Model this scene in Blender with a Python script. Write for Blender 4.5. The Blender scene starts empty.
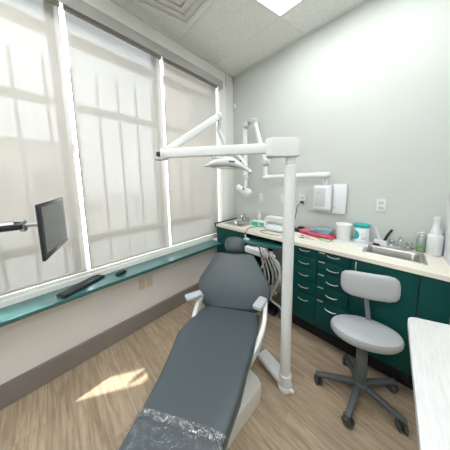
import bpy, bmesh, math, random
from math import sin, cos, pi, radians
from mathutils import Vector as V, Matrix
random.seed(7)
scene = bpy.context.scene
COL = scene.collection

# ------------------------------------------------------------------ materials
def srgb(r, g, b):
    f = lambda c: (c / 255 / 12.92) if c / 255 <= .04045 else ((c / 255 + .055) / 1.055) ** 2.4
    return (f(r), f(g), f(b), 1)

def mat(name, col, rough=.5, metal=0, noise=0, nscale=8, bump=0, bscale=60, coat=0, spec=.5, trans=0, alpha=1):
    m = bpy.data.materials.new(name); m.use_nodes = True
    nt = m.node_tree; b = nt.nodes['Principled BSDF']
    b.inputs['Base Color'].default_value = col
    b.inputs['Roughness'].default_value = rough
    b.inputs['Metallic'].default_value = metal
    b.inputs['Coat Weight'].default_value = coat
    b.inputs['Specular IOR Level'].default_value = spec
    b.inputs['Coat Roughness'].default_value = .22
    b.inputs['Transmission Weight'].default_value = trans
    b.inputs['Alpha'].default_value = alpha
    tc = nt.nodes.new('ShaderNodeTexCoord')
    n = nt.nodes.new('ShaderNodeTexNoise'); n.inputs['Scale'].default_value = nscale; n.inputs['Detail'].default_value = 4
    nt.links.new(tc.outputs['Object'], n.inputs['Vector'])
    r = nt.nodes.new('ShaderNodeValToRGB')
    k = noise if noise else .02
    r.color_ramp.elements[0].position = .3; r.color_ramp.elements[1].position = .7
    r.color_ramp.elements[0].color = tuple(c * (1 - k) for c in col[:3]) + (1,)
    r.color_ramp.elements[1].color = tuple(min(1, c * (1 + k)) for c in col[:3]) + (1,)
    nt.links.new(n.outputs['Fac'], r.inputs['Fac']); nt.links.new(r.outputs['Color'], b.inputs['Base Color'])
    if bump:
        n2 = nt.nodes.new('ShaderNodeTexNoise'); n2.inputs['Scale'].default_value = bscale; n2.inputs['Detail'].default_value = 3
        nt.links.new(tc.outputs['Object'], n2.inputs['Vector'])
        bp = nt.nodes.new('ShaderNodeBump'); bp.inputs['Strength'].default_value = bump; bp.inputs['Distance'].default_value = .004
        nt.links.new(n2.outputs['Fac'], bp.inputs['Height']); nt.links.new(bp.outputs['Normal'], b.inputs['Normal'])
    return m

M = {}
M['wall'] = mat('wall_paint', srgb(200, 204, 198), .7, noise=.015, nscale=3, bump=.05, bscale=250)
M['low_wall'] = mat('low_wall_paint', srgb(232, 227, 224), .7, noise=.02, nscale=3)
M['soffit'] = mat('soffit_paint', srgb(226, 225, 219), .8)
M['right'] = mat('white_paint', srgb(226, 228, 232), .6)
M['frame'] = mat('window_frame_white', srgb(232, 232, 226), .45)
M['mullion'] = mat('mullion_aluminium', srgb(128, 124, 106), .5, metal=.0)
M['base'] = mat('baseboard_vinyl', srgb(134, 125, 119), .6, noise=.03)
M['valance'] = mat('valance_fabric', srgb(158, 156, 150), .8, noise=.03, nscale=100)
M['teal'] = mat('teal_laminate', srgb(0, 66, 63), .42, noise=.03, nscale=20, spec=.25)
M['tealsill'] = mat('teal_gloss_laminate', srgb(14, 92, 90), .35, noise=.01, nscale=20, coat=1, spec=.9)
M['tealdark'] = mat('dark_teal_edge', srgb(6, 30, 32), .7)  # own dark colour of the worktop's raised end edge
M['counter'] = mat('cream_laminate', srgb(228, 223, 209), .4, noise=.03, nscale=150)
M['nickel'] = mat('brushed_nickel', srgb(196, 194, 182), .3, metal=.75)
M['chrome'] = mat('chrome', srgb(215, 218, 222), .12, metal=1)
M['steel'] = mat('stainless_steel', srgb(190, 188, 184), .28, metal=.85, noise=.06, nscale=40)
M['white'] = mat('white_enamel', srgb(219, 221, 220), .32, coat=.2)
M['wplast'] = mat('white_plastic', srgb(226, 228, 230), .4)
M['wgrey'] = mat('light_grey_plastic', srgb(196, 200, 202), .45)
M['warmw'] = mat('warm_white_plastic', srgb(222, 220, 214), .45)
M['vinyl'] = mat('slate_upholstery', srgb(69, 78, 82), .40, noise=.015, nscale=14, bump=.03, bscale=160)
M['stool'] = mat('pale_grey_upholstery', srgb(172, 175, 177), .4, noise=.03, nscale=14, bump=.02, bscale=160)
M['sbase'] = mat('dark_grey_nylon', srgb(82, 87, 88), .5, noise=.04)
M['scaster'] = mat('caster_rubber', srgb(62, 65, 66), .45)
M['sseat_pan'] = mat('grey_seat_pan', srgb(120, 124, 126), .5)
M['armpad'] = mat('armrest_grey', srgb(176, 181, 184), .45)
M['ventm'] = mat('vent_metal', srgb(214, 212, 206), .55)
M['black'] = mat('black_plastic', srgb(28, 32, 36), .38)
M['screen'] = mat('glare_grey_screen', srgb(96, 103, 106), .22, spec=.8)  # grey lightened so the colour itself carries the screen glare
M['bezel'] = mat('bezel_plastic', srgb(40, 43, 48), .35)
M['silver'] = mat('silver_metal', srgb(170, 172, 174), .3, metal=.7)
M['tube'] = mat('grey_hose', srgb(172, 172, 166), .5)
M['cable'] = mat('black_cable', srgb(20, 20, 22), .5)
M['beige'] = mat('beige_plate', srgb(212, 202, 178), .5)
M['tealp'] = mat('bright_teal_plastic', srgb(10, 168, 170), .4)
M['mint'] = mat('mint_print', srgb(70, 190, 165), .5)
M['green'] = mat('green_print', srgb(120, 150, 112), .5, noise=.4, nscale=60)
M['pale'] = mat('pale_green_paper', srgb(180, 205, 165), .6, noise=.2, nscale=60)
M['pink'] = mat('pink_paper', srgb(206, 88, 112), .6, noise=.1, nscale=40)
M['bluegrey'] = mat('blue_grey_film', srgb(140, 165, 176), .35, noise=.25, nscale=50)
M['clear'] = mat('clear_plastic', srgb(205, 222, 212), .12, trans=.6)
M['tray'] = mat('frosted_white_tray', srgb(225, 228, 226), .3)
M['paperw'] = mat('white_paper', srgb(235, 235, 232), .7)
M['asphalt'] = mat('pale_concrete', srgb(186, 184, 176), .9, noise=.1, nscale=.6)
M['bar'] = mat('fence_steel', srgb(58, 54, 42), .6)
M['bldg'] = mat('tan_stucco', srgb(200, 184, 160), .9, noise=.05, nscale=1)
M['dkglass'] = mat('dark_window', srgb(70, 80, 88), .15)
M['led'] = mat('dark_label', srgb(90, 92, 96), .5)
M['toeblack'] = mat('toe_black', srgb(22, 24, 26), .8)  # even black for the toe kicks and the door seam
M['brick'] = mat('handpiece_orange', srgb(200, 110, 70), .5)

def emis(name, col, s):
    m = bpy.data.materials.new(name); m.use_nodes = True; nt = m.node_tree
    nt.nodes.remove(nt.nodes['Principled BSDF'])
    e = nt.nodes.new('ShaderNodeEmission'); e.inputs['Color'].default_value = col; e.inputs['Strength'].default_value = s
    tc = nt.nodes.new('ShaderNodeTexCoord'); n = nt.nodes.new('ShaderNodeTexNoise'); n.inputs['Scale'].default_value = 2
    mr = nt.nodes.new('ShaderNodeMapRange'); mr.inputs['To Min'].default_value = s * .97; mr.inputs['To Max'].default_value = s * 1.03
    nt.links.new(tc.outputs['Object'], n.inputs['Vector']); nt.links.new(n.outputs['Fac'], mr.inputs['Value'])
    nt.links.new(mr.outputs['Result'], e.inputs['Strength'])
    nt.links.new(e.outputs[0], nt.nodes['Material Output'].inputs['Surface'])
    return m
PANEL_E = 10
M['panel'] = emis('panel_light', (.96, .985, 1, 1), PANEL_E)

def plank_mat():
    m = bpy.data.materials.new('oak_vinyl_plank'); m.use_nodes = True; nt = m.node_tree; L = nt.links
    b = nt.nodes['Principled BSDF']; b.inputs['Roughness'].default_value = .42
    tc = nt.nodes.new('ShaderNodeTexCoord')
    br = nt.nodes.new('ShaderNodeTexBrick')
    br.inputs['Scale'].default_value = 1; br.inputs['Brick Width'].default_value = 1.05; br.inputs['Row Height'].default_value = .135
    br.inputs['Mortar Size'].default_value = .0009; br.inputs['Mortar Smooth'].default_value = .4; br.offset = .37
    br.inputs['Color1'].default_value = (.15, .15, .15, 1); br.inputs['Color2'].default_value = (.85, .85, .85, 1); br.inputs['Mortar'].default_value = (.5, .5, .5, 1)
    L.new(tc.outputs['Object'], br.inputs['Vector'])
    mp = nt.nodes.new('ShaderNodeMapping'); mp.inputs['Scale'].default_value = (2.2, 26, 1)
    L.new(tc.outputs['Object'], mp.inputs['Vector'])
    vm = nt.nodes.new('ShaderNodeVectorMath'); vm.operation = 'MULTIPLY_ADD'; vm.inputs[1].default_value = (7, 7, 7)
    L.new(br.outputs['Color'], vm.inputs[0]); L.new(mp.outputs[0], vm.inputs[2])
    n = nt.nodes.new('ShaderNodeTexNoise'); n.inputs['Scale'].default_value = 2.2; n.inputs['Detail'].default_value = 8; n.inputs['Roughness'].default_value = .62; n.inputs['Distortion'].default_value = .6
    L.new(vm.outputs[0], n.inputs['Vector'])
    r = nt.nodes.new('ShaderNodeValToRGB'); e = r.color_ramp.elements
    e[0].position = .3; e[0].color = srgb(140, 121, 100); e[1].position = .72; e[1].color = srgb(192, 173, 149)
    mid = e.new(.5); mid.color = srgb(171, 151, 127)
    L.new(n.outputs['Fac'], r.inputs['Fac'])
    hs = nt.nodes.new('ShaderNodeHueSaturation')
    mr = nt.nodes.new('ShaderNodeMapRange'); mr.inputs['To Min'].default_value = .86; mr.inputs['To Max'].default_value = 1.1
    L.new(br.outputs['Color'], mr.inputs['Value']); L.new(mr.outputs[0], hs.inputs['Value']); L.new(r.outputs[0], hs.inputs['Color'])
    mx = nt.nodes.new('ShaderNodeMix'); mx.data_type = 'RGBA'; mx.inputs['B'].default_value = srgb(138, 118, 96)
    L.new(br.outputs['Fac'], mx.inputs['Factor']); L.new(hs.outputs[0], mx.inputs['A']); L.new(mx.outputs['Result'], b.inputs['Base Color'])
    return m
M['floor'] = plank_mat()

def ceil_mat():
    m = mat('ceiling_tile', srgb(228, 228, 224), .9, bump=.15, bscale=180); nt = m.node_tree; L = nt.links
    b = nt.nodes['Principled BSDF']; tc = nt.nodes.new('ShaderNodeTexCoord')
    n = nt.nodes.new('ShaderNodeTexNoise'); n.inputs['Scale'].default_value = 140; n.inputs['Detail'].default_value = 2
    L.new(tc.outputs['Object'], n.inputs['Vector'])
    r = nt.nodes.new('ShaderNodeValToRGB'); r.color_ramp.elements[0].position = .36; r.color_ramp.elements[1].position = .52
    r.color_ramp.elements[0].color = srgb(212, 211, 206); r.color_ramp.elements[1].color = srgb(234, 234, 230)
    L.new(n.outputs['Fac'], r.inputs['Fac']); L.new(r.outputs[0], b.inputs['Base Color'])
    return m
M['ceil'] = ceil_mat()

def table_mat():
    m = mat('pale_woodgrain_laminate', srgb(226, 224, 221), .38); nt = m.node_tree; L = nt.links
    b = nt.nodes['Principled BSDF']; tc = nt.nodes.new('ShaderNodeTexCoord')
    mp = nt.nodes.new('ShaderNodeMapping'); mp.inputs['Scale'].default_value = (60, 5, 1)
    n = nt.nodes.new('ShaderNodeTexNoise'); n.inputs['Scale'].default_value = 3; n.inputs['Detail'].default_value = 6
    L.new(tc.outputs['Object'], mp.inputs['Vector']); L.new(mp.outputs[0], n.inputs['Vector'])
    r = nt.nodes.new('ShaderNodeValToRGB'); r.color_ramp.elements[0].position = .3; r.color_ramp.elements[1].position = .6
    r.color_ramp.elements[0].color = srgb(196, 195, 194); r.color_ramp.elements[1].color = srgb(206, 206, 205)
    L.new(n.outputs['Fac'], r.inputs['Fac']); L.new(r.outputs[0], b.inputs['Base Color'])
    return m
M['table'] = table_mat()

def blind_mat():
    m = bpy.data.materials.new('woven_screen_fabric'); m.use_nodes = True; nt = m.node_tree; L = nt.links
    nt.nodes.remove(nt.nodes['Principled BSDF'])
    tc = nt.nodes.new('ShaderNodeTexCoord')
    mp = nt.nodes.new('ShaderNodeMapping'); mp.inputs['Scale'].default_value = (1, 1, .02)
    n = nt.nodes.new('ShaderNodeTexNoise'); n.inputs['Scale'].default_value = 90; n.inputs['Detail'].default_value = 3
    mp2 = nt.nodes.new('ShaderNodeMapping'); mp2.inputs['Scale'].default_value = (1, .04, 1)
    n2 = nt.nodes.new('ShaderNodeTexNoise'); n2.inputs['Scale'].default_value = 120; n2.inputs['Detail'].default_value = 3
    L.new(tc.outputs['Object'], mp.inputs['Vector']); L.new(mp.outputs[0], n.inputs['Vector'])
    L.new(tc.outputs['Object'], mp2.inputs['Vector']); L.new(mp2.outputs[0], n2.inputs['Vector'])
    ad = nt.nodes.new('ShaderNodeMath'); ad.operation = 'ADD'; L.new(n.outputs['Fac'], ad.inputs[0]); L.new(n2.outputs['Fac'], ad.inputs[1])
    mr = nt.nodes.new('ShaderNodeMapRange'); mr.inputs['From Min'].default_value = .7; mr.inputs['From Max'].default_value = 1.3
    mr.inputs['To Min'].default_value = .030; mr.inputs['To Max'].default_value = .062
    L.new(ad.outputs[0], mr.inputs['Value'])
    d = nt.nodes.new('ShaderNodeBsdfDiffuse'); d.inputs['Color'].default_value = srgb(200, 196, 189)
    t = nt.nodes.new('ShaderNodeBsdfTranslucent'); t.inputs['Color'].default_value = srgb(226, 225, 224)
    m1 = nt.nodes.new('ShaderNodeMixShader'); m1.inputs[0].default_value = .04
    L.new(d.outputs[0], m1.inputs[1]); L.new(t.outputs[0], m1.inputs[2])
    tr = nt.nodes.new('ShaderNodeBsdfTransparent'); m2 = nt.nodes.new('ShaderNodeMixShader')
    L.new(mr.outputs[0], m2.inputs[0]); L.new(m1.outputs[0], m2.inputs[1]); L.new(tr.outputs[0], m2.inputs[2])
    L.new(m2.outputs[0], nt.nodes['Material Output'].inputs['Surface'])
    return m
M['blind'] = blind_mat()

def glass_mat(name, tint, tr, rough=.02):
    m = bpy.data.materials.new(name); m.use_nodes = True; nt = m.node_tree; L = nt.links
    nt.nodes.remove(nt.nodes['Principled BSDF'])
    g = nt.nodes.new('ShaderNodeBsdfGlossy'); g.inputs['Roughness'].default_value = rough
    t = nt.nodes.new('ShaderNodeBsdfTransparent'); t.inputs['Color'].default_value = tint
    mx = nt.nodes.new('ShaderNodeMixShader'); mx.inputs[0].default_value = tr
    if rough > .1:
        tc = nt.nodes.new('ShaderNodeTexCoord'); n = nt.nodes.new('ShaderNodeTexNoise'); n.inputs['Scale'].default_value = 18; n.inputs['Distortion'].default_value = 2.5
        bp = nt.nodes.new('ShaderNodeBump'); bp.inputs['Strength'].default_value = 1; bp.inputs['Distance'].default_value = .02
        L.new(tc.outputs['Object'], n.inputs['Vector']); L.new(n.outputs['Fac'], bp.inputs['Height']); L.new(bp.outputs[0], g.inputs['Normal'])
        r = nt.nodes.new('ShaderNodeValToRGB'); r.color_ramp.elements[0].position = .45; r.color_ramp.elements[1].position = .75
        r.color_ramp.elements[0].color = (tr * .6,) * 3 + (1,); r.color_ramp.elements[1].color = (tr * 2.2,) * 3 + (1,)
        L.new(n.outputs['Fac'], r.inputs['Fac']); L.new(r.outputs[0], mx.inputs[0])
    L.new(t.outputs[0], mx.inputs[1]); L.new(g.outputs[0], mx.inputs[2]); L.new(mx.outputs[0], nt.nodes['Material Output'].inputs['Surface'])
    return m
M['glass'] = glass_mat('window_glass', (.97, .98, .98, 1), .05)
M['film'] = glass_mat('clear_plastic_film', (.97, .97, .97, 1), .06, .16)
M['hemfilm'] = glass_mat('folded_plastic_film', (.9, .9, .9, 1), .22, .25)

# ------------------------------------------------------------------ geometry helpers
def B(): return bmesh.new()

def box(bm, x0, x1, y0, y1, z0, z1, bev=0, seg=2, mtx=None):
    vs = [bm.verts.new((x, y, z)) for x in (x0, x1) for y in (y0, y1) for z in (z0, z1)]
    fs = []
    for q in ((0, 1, 3, 2), (4, 6, 7, 5), (0, 4, 5, 1), (2, 3, 7, 6), (0, 2, 6, 4), (1, 5, 7, 3)):
        fs.append(bm.faces.new([vs[i] for i in q]))
    geo = vs
    if bev:
        es = list({e for f in fs for e in f.edges})
        r = bmesh.ops.bevel(bm, geom=es, offset=bev, segments=seg, profile=.5, affect='EDGES')
        geo = list({v for f in r['faces'] for v in f.verts} | {v for v in vs if v.is_valid})
    if mtx is not None:
        bmesh.ops.transform(bm, matrix=mtx, verts=[v for v in geo if v.is_valid])
    return bm

def ring(bm, pts): return [bm.verts.new(p) for p in pts]
def bridge(bm, a, b):
    n = len(a)
    for i in range(n): bm.faces.new((a[i], a[(i + 1) % n], b[(i + 1) % n], b[i]))

def loft(bm, secs, cap=True):
    rs = [ring(bm, s) for s in secs]
    for a, b in zip(rs, rs[1:]): bridge(bm, a, b)
    if cap:
        bm.faces.new(list(reversed(rs[0]))); bm.faces.new(rs[-1])
    return bm

def frame(d):
    d = d.normalized(); u = d.cross(V((0, 0, 1)))
    if u.length < .05: u = d.cross(V((0, 1, 0)))
    u.normalize(); return u, u.cross(d).normalized()

def cyl(bm, p0, p1, r0, r1=None, seg=20):
    p0, p1 = V(p0), V(p1); r1 = r0 if r1 is None else r1; u, w = frame(p1 - p0)
    return loft(bm, [[p + (u * cos(2 * pi * i / seg) + w * sin(2 * pi * i / seg)) * r for i in range(seg)] for p, r in ((p0, r0), (p1, r1))])

def rodcap(bm, p0, p1, r, seg=20, e=None):
    """cylinder with softened ends"""
    p0, p1 = V(p0), V(p1); d = (p1 - p0).normalized(); u, w = frame(d); e = r * .35 if e is None else e
    secs = []
    for p, k in ((p0, r - e), (p0 + d * e, r), (p1 - d * e, r), (p1, r - e)):
        secs.append([p + (u * cos(2 * pi * i / seg) + w * sin(2 * pi * i / seg)) * k for i in range(seg)])
    return loft(bm, secs)

def smooth_path(pts, n=8):
    pts = [V(p) for p in pts]
    if len(pts) < 3: return pts
    P = [pts[0] * 2 - pts[1]] + pts + [pts[-1] * 2 - pts[-2]]; out = []
    for i in range(1, len(P) - 2):
        for k in range(n):
            t = k / n; a, b, c, d = P[i - 1], P[i], P[i + 1], P[i + 2]
            out.append(.5 * ((2 * b) + (c - a) * t + (2 * a - 5 * b + 4 * c - d) * t * t + (3 * b - a - 3 * c + d) * t ** 3))
    return out + [pts[-1]]

def tube(bm, pts, r, seg=10, n=8, sm=True):
    p = smooth_path(pts, n) if sm else [V(q) for q in pts]
    secs = []; u = None
    for i, q in enumerate(p):
        d = (p[min(i + 1, len(p) - 1)] - p[max(i - 1, 0)]).normalized()
        if u is None: u, _ = frame(d)
        u = (u - d * u.dot(d)).normalized(); w = d.cross(u)
        rr = r(i / (len(p) - 1)) if callable(r) else r
        secs.append([q + (u * cos(2 * pi * k / seg) + w * sin(2 * pi * k / seg)) * rr for k in range(seg)])
    return loft(bm, secs)

def lathe(bm, c, prof, seg=28, mtx=None):
    c = V(c); rs = []
    for r, z in prof:
        rs.append([c + V((r * cos(2 * pi * i / seg), r * sin(2 * pi * i / seg), z)) for i in range(seg)])
    if mtx is not None: rs = [[mtx @ p for p in s] for s in rs]
    return loft(bm, rs)

def sphere(bm, c, r, sx=1, sy=1, sz=1, seg=20):
    m = Matrix.Translation(V(c)) @ Matrix.Diagonal((r * sx, r * sy, r * sz, 1))
    bmesh.ops.create_uvsphere(bm, u_segments=seg, v_segments=seg // 2, radius=1, matrix=m); return bm

def superell(c, u, w, hu, hw, n=28, e=3.0):
    out = []
    for i in range(n):
        a = 2 * pi * i / n; ca, sa = cos(a), sin(a)
        out.append(c + u * (hu * math.copysign(abs(ca) ** (2 / e), ca)) + w * (hw * math.copysign(abs(sa) ** (2 / e), sa)))
    return out

def prism(bm, pts, z0, z1, bev=0):
    """extrude an outline (list of (x,y)) from z0 to z1"""
    a = ring(bm, [(x, y, z0) for x, y in pts]); b = ring(bm, [(x, y, z1) for x, y in pts])
    bridge(bm, a, b); f0 = bm.faces.new(list(reversed(a))); f1 = bm.faces.new(b)
    if bev:
        es = list(set(f0.edges) | set(f1.edges))
        bmesh.ops.bevel(bm, geom=es, offset=bev, segments=2, profile=.5, affect='EDGES')
    return bm

def rrect(x0, x1, y0, y1, r, n=5):
    out = []
    for cx, cy, a0 in ((x1 - r, y1 - r, 0), (x0 + r, y1 - r, 90), (x0 + r, y0 + r, 180), (x1 - r, y0 + r, 270)):
        for k in range(n + 1):
            a = radians(a0 + 90 * k / n); out.append((cx + r * cos(a), cy + r * sin(a)))
    return out

def link(name, bm, m, origin=(0, 0, 0), parent=None, smooth=True, sub=0):
    bmesh.ops.recalc_face_normals(bm, faces=bm.faces)
    bmesh.ops.translate(bm, verts=bm.verts, vec=-V(origin))
    me = bpy.data.meshes.new(name); bm.to_mesh(me); bm.free()
    me.materials.append(M[m])
    if smooth:
        me.shade_smooth()
        try: me.set_sharp_from_angle(angle=radians(38))
        except Exception: pass
    o = bpy.data.objects.new(name, me); COL.objects.link(o)
    if parent: o.parent = parent
    else: o.location = origin
    if sub:
        s = o.modifiers.new('Subdivision', 'SUBSURF'); s.levels = sub; s.render_levels = sub
    return o

def struct(name, bm, m, parent=None, label=None, cat=None, smooth=False):
    o = link(name, bm, m, parent=parent, smooth=smooth)
    if parent is None:
        o['kind'] = 'structure'; o['label'] = label or name.replace('_', ' '); o['category'] = cat or name.split('_')[0]
    return o

def tag(o, label, cat, group=None):
    o['label'] = label; o['category'] = cat
    if group: o['group'] = group
    return o

class T:
    """an Empty at the thing's base that parents its parts"""
    def __init__(s, name, loc, label, cat, group=None):
        s.e = bpy.data.objects.new(name, None); s.e.empty_display_size = .05; COL.objects.link(s.e)
        s.loc = V(loc); s.e.location = s.loc; tag(s.e, label, cat, group)
    def part(s, name, bm, m, under=None, label=None, **k):
        o = link(name, bm, m, s.loc, under or s.e, **k)
        if label: o['label'] = label
        return o

def single(name, bm, m, loc, label, cat, group=None, **k):
    return tag(link(name, bm, m, loc, **k), label, cat, group)

# ------------------------------------------------------------------ room shell
XW, YB, ZC, XR = -1.76, 1.995, 2.955, .285
YF, XE = -2.4, 2.3
struct('floor', box(B(), -1.9, XE + .1, YF - .1, YB + .1, -.1, 0), 'floor', label='oak look vinyl plank floor', cat='floor')
struct('ceiling', box(B(), -1.87, XE + .1, YF - .1, YB + .1, ZC, ZC + .1), 'ceil', label='white acoustic tile ceiling', cat='ceiling')
struct('wall_back', box(B(), -1.9, XE + .1, YB, YB + .1, 0, ZC), 'wall', label='pale grey green back wall above the counter', cat='wall')
struct('wall_front', box(B(), -1.9, XE + .1, YF - .1, YF, 0, ZC), 'wall', cat='wall')
struct('wall_right', box(B(), XE, XE + .1, YF, YB, 0, ZC), 'wall', cat='wall')
bm = B(); box(bm, XR, XR + .10, 1.50, YB, 0, ZC)
struct('wall_side', bm, 'right', label='short white wing wall at the right end of the counter', cat='wall')
# window wall
SZ, TZ, WY = .655, 2.925, 1.735
bm = B()
box(bm, -1.92, XW, YF, YB, 0, .63)
struct('wall_left', bm, 'low_wall', label='low off white wall under the windows', cat='wall')
bm = B()
box(bm, -1.865, XW - .001, YF, YB, TZ, ZC); box(bm, -1.865, XW, WY + .002, YB, .63, TZ); box(bm, -1.78, XW, YF, WY, 2.768, ZC)
box(bm, XW, XW + .012, WY + .10, WY + .16, .9, ZC); 
struct('wall_left_upper', bm, 'soffit', label='off white soffit and corner pier around the windows', cat='wall')
bm = B(); box(bm, XW, XW + .022, YF, 1.55, 0, .16, .004)
struct('baseboard_left', bm, 'base', label='taupe baseboard under the windows', cat='baseboard')
# ceiling grid
bm = B()
ys = [1.63, 1.115, .60, .085, -.43, -.945, -1.46, -1.975]
for y in ys: box(bm, XW, XE, y - .011, y + .011, ZC - .006, ZC + .001)
def slant(bm):
    # the ceiling grid runs at a slight angle to the window wall
    for v in bm.verts: v.co.x += .27 * (v.co.y - 1.62)
    return bm
g2 = B()
for x in (-.86, .22, 1.30, 2.38, 3.1): box(g2, x - .011, x + .011, YF if x < 2 else .2, YB, ZC - .0055, ZC + .001)
box(g2, -1.411, -1.389, .60, 1.115, ZC - .0055, ZC + .001)
slant(g2); bmesh.ops.delete(g2, geom=[f for f in g2.faces if f.calc_center_median().x > XE or f.calc_center_median().x < XW], context='FACES')
me_ = bpy.data.meshes.new('grid_lines'); g2.to_mesh(me_); g2.free(); bm.from_mesh(me_)
box(bm, XW, XE, YB - .02, YB, ZC - .008, ZC + .001); box(bm, XW, XW + .02, YF, YB, ZC - .008, ZC + .001)
struct('trim_1', bm, 'soffit', label='painted grid of the suspended ceiling', cat='trim')

# curtain wall frames, one window per bay
XG = -1.845
bays = [(-2.07, -1.34), (-1.34, -.64), (-.64, .18), (.18, .93), (.93, 1.72)]
for i, (a, b) in enumerate(bays):
    bm = B()
    a2, b2 = a - .055, b - .055
    box(bm, XG - .014, XG + .014, b2 - .035, b2 + .015, SZ, TZ)
    if i == 0: box(bm, XG - .014, XG + .014, a2, a2 + .04, SZ, TZ)
    for z, t in ((2.557, .042), (2.063, .030), (.992, .03)):
        ya = a + .03 if not (i == 2 and 1.5 < z < 2.3) else -.37  # middle bar cut short out of view so it casts no stripe in the sun patch
        box(bm, XG - .012, XG + .012, ya, b2 - .036, z - t, z + t)
    if i == 2: box(bm, XG - .012, XG + .012, -.385, -.3701, SZ, TZ)  # added post, out of view, closing the cut end of the bar
    box(bm, XG - .014, XG + .014, a2, b2 - .036, SZ, SZ + .05)
    w = struct('window_%d' % (i + 1), bm, 'mullion', label='window bay %s with horizontal bars behind its screen' % ['far behind the camera', 'behind the camera', 'left of the first gap', 'between the two gaps', 'nearest the corner'][i], cat='window')
    struct('pane', box(B(), XG - .004, XG + .004, a + .012, b2 - .036, SZ + .05, TZ), 'glass', parent=w)
bm = B()
box(bm, -1.829, -1.79, -2.2, WY, SZ, .70, .004); box(bm, -1.829, -1.80, -2.2, WY, .70, .728, .004)
struct('trim_2', bm, 'frame', label='white rail along the foot of the windows', cat='trim')
bm = B(); box(bm, XW - .065, XW + .01, WY - .004, WY + .10, .90, 2.767, .003)
struct('trim_3', bm, 'frame', label='white jamb at the right end of the windows', cat='trim')

# roller blinds
labs = {1: 'pale screen roller blind on the bay behind the camera',
        2: 'leftmost pale screen roller blind in view, behind the monitor',
        3: 'pale screen roller blind between the two bright gaps, above the keyboard',
        4: 'pale screen roller blind nearest the room corner, behind the lamp arm'}
for i in (1, 2, 3, 4):
    a, b = bays[i]; g = .015
    y0, y1 = a + g, b - g
    if i == 2: y0 = -.39
    if i == 4: y1 = 1.692
    t = T('roller_blind', (-1.80, (y0 + y1) / 2, .735), labs[i], 'blind', 'screen blinds on the windows')
    bm = B(); bm.faces.new([bm.verts.new(p) for p in ((-1.8, y0, .75), (-1.8, y1, .75), (-1.8, y1, 2.715), (-1.8, y0, 2.715))])
    t.part('fabric', bm, 'blind', smooth=False)
    t.part('hem_bar', box(B(), -1.806, -1.794, y0, y1, .735, .757, .004), 'blind')
    t.part('roller', cyl(B(), (-1.79, y0 - .005, 2.735), (-1.79, y1 + .005, 2.735), .022), 'valance')
t = T('blind_valance', (-1.72, 0, 2.675), 'long grey box valance above the roller blinds', 'valance')
t.part('fascia', box(B(), -1.688, -1.68, -2.2, 1.70, 2.675, 2.765, .002), 'valance')
t.part('top_board', box(B(), -1.76, -1.688, -2.2, 1.70, 2.755, 2.763), 'valance')
t.part('end_cap', box(B(), -1.76, -1.68, 1.7005, 1.709, 2.672, 2.767, .002), 'wgrey')
t.part('joint_strip', box(B(), -1.6798, -1.678, .93, .938, 2.675, 2.765), 'valance')

# sill
bm = B(); box(bm, -1.79, -1.59, -2.2, 1.555, .632, .66, .003)
struct('trim_4', bm, 'tealsill', label='glossy teal window sill shelf', cat='sill')
# outside
struct('ground', box(B(), -40, -1.95, -30, 40, -.5, -.3), 'asphalt', label='pale ground outside the windows', cat='ground')
f = T('metal_fence', (-2.02, .3, -.3), 'row of thin upright bars outside the windows', 'fence')
k = -.78 - .17 * 5
while k < 2.0:
    f.part('upright_bar', box(B(), -2.028, -2.012, k - .010, k + .010, -.3, 2.44), 'bar', smooth=False); k += .1685
f.part('rail', box(B(), -2.03, -2.01, -1.75, 2.02, -.1, -.06), 'bar')
bd = T('building', (-16, -1, -.3), 'tan low building seen faintly through the left blind', 'building')
bd.part('wall', box(B(), -20, -14, -5, 1.2, -.3, 3.6), 'bldg')
bd.part('roof', box(B(), -20.2, -13.8, -5.2, 1.4, 3.6, 3.9), 'mullion')
for yy in (-3.8, -1.8, .0):
    bd.part('window', box(B(), -14.01, -13.95, yy - .5, yy + .5, .9, 2.3), 'dkglass')

tan_block = T('building', (-10, 9, -.3), 'added tall tan building that darkens the blind nearest the corner', 'building')  # block put outside to tone the corner blind darker and tan
tan_block.part('wall', box(B(), -7.8, -7, 4.2, 12, -.3, 8), 'bldg')
tan_block.part('roof', box(B(), -8.0, -6.8, 4.0, 12.2, 8, 8.4), 'mullion')
for yy in (5.6, 8.2, 10.8):
    for zz in (1.0, 4.2): tan_block.part('window', box(B(), -7.01, -6.95, yy - .6, yy + .6, zz, zz + 1.5), 'dkglass')

# ------------------------------------------------------------------ ceiling fittings
def light_panel(x0, x1, y0, y1, label):
    t = T('ceiling_light', ((x0 + x1) / 2 + .27 * ((y0 + y1) / 2 - 1.62), (y0 + y1) / 2, ZC - .012), label, 'light', 'flat panel ceiling lights')
    bm = B(); w = .016; z0, z1 = ZC - .012, ZC - .0005
    box(bm, x0, x1, y0, y0 + w, z0, z1); box(bm, x0, x1, y1 - w, y1, z0, z1)
    box(bm, x0, x0 + w, y0 + w, y1 - w, z0, z1); box(bm, x1 - w, x1, y0 + w, y1 - w, z0, z1)
    t.part('frame', slant(bm), 'white', smooth=False)
    t.part('diffuser', slant(box(B(), x0 + w, x1 - w, y0 + w, y1 - w, ZC - .006, ZC - .001)), 'panel', smooth=False)
light_panel(-.847, .207, 1.128, 1.617, 'bright flat ceiling light panel at the top of the view')
light_panel(-.847, .207, -.415, .07, 'flat ceiling light panel above the camera')
light_panel(1.315, 2.365, -.415, .07, 'flat ceiling light panel over the far right of the room')
light_panel(1.315, 2.30, .62, 1.10, 'flat ceiling light panel beyond the table at the right')
light_panel(-.45, .207, -1.96, -1.475, 'added flat ceiling panel at the back of the room, for evener light')  # extra panel out of view, added to spread light evenly over the walls
light_panel(.235, 1.285, -.93, -.445, 'added flat ceiling panel behind the camera to the right, for evener light')  # another added panel out of view, also for even wall light

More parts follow.
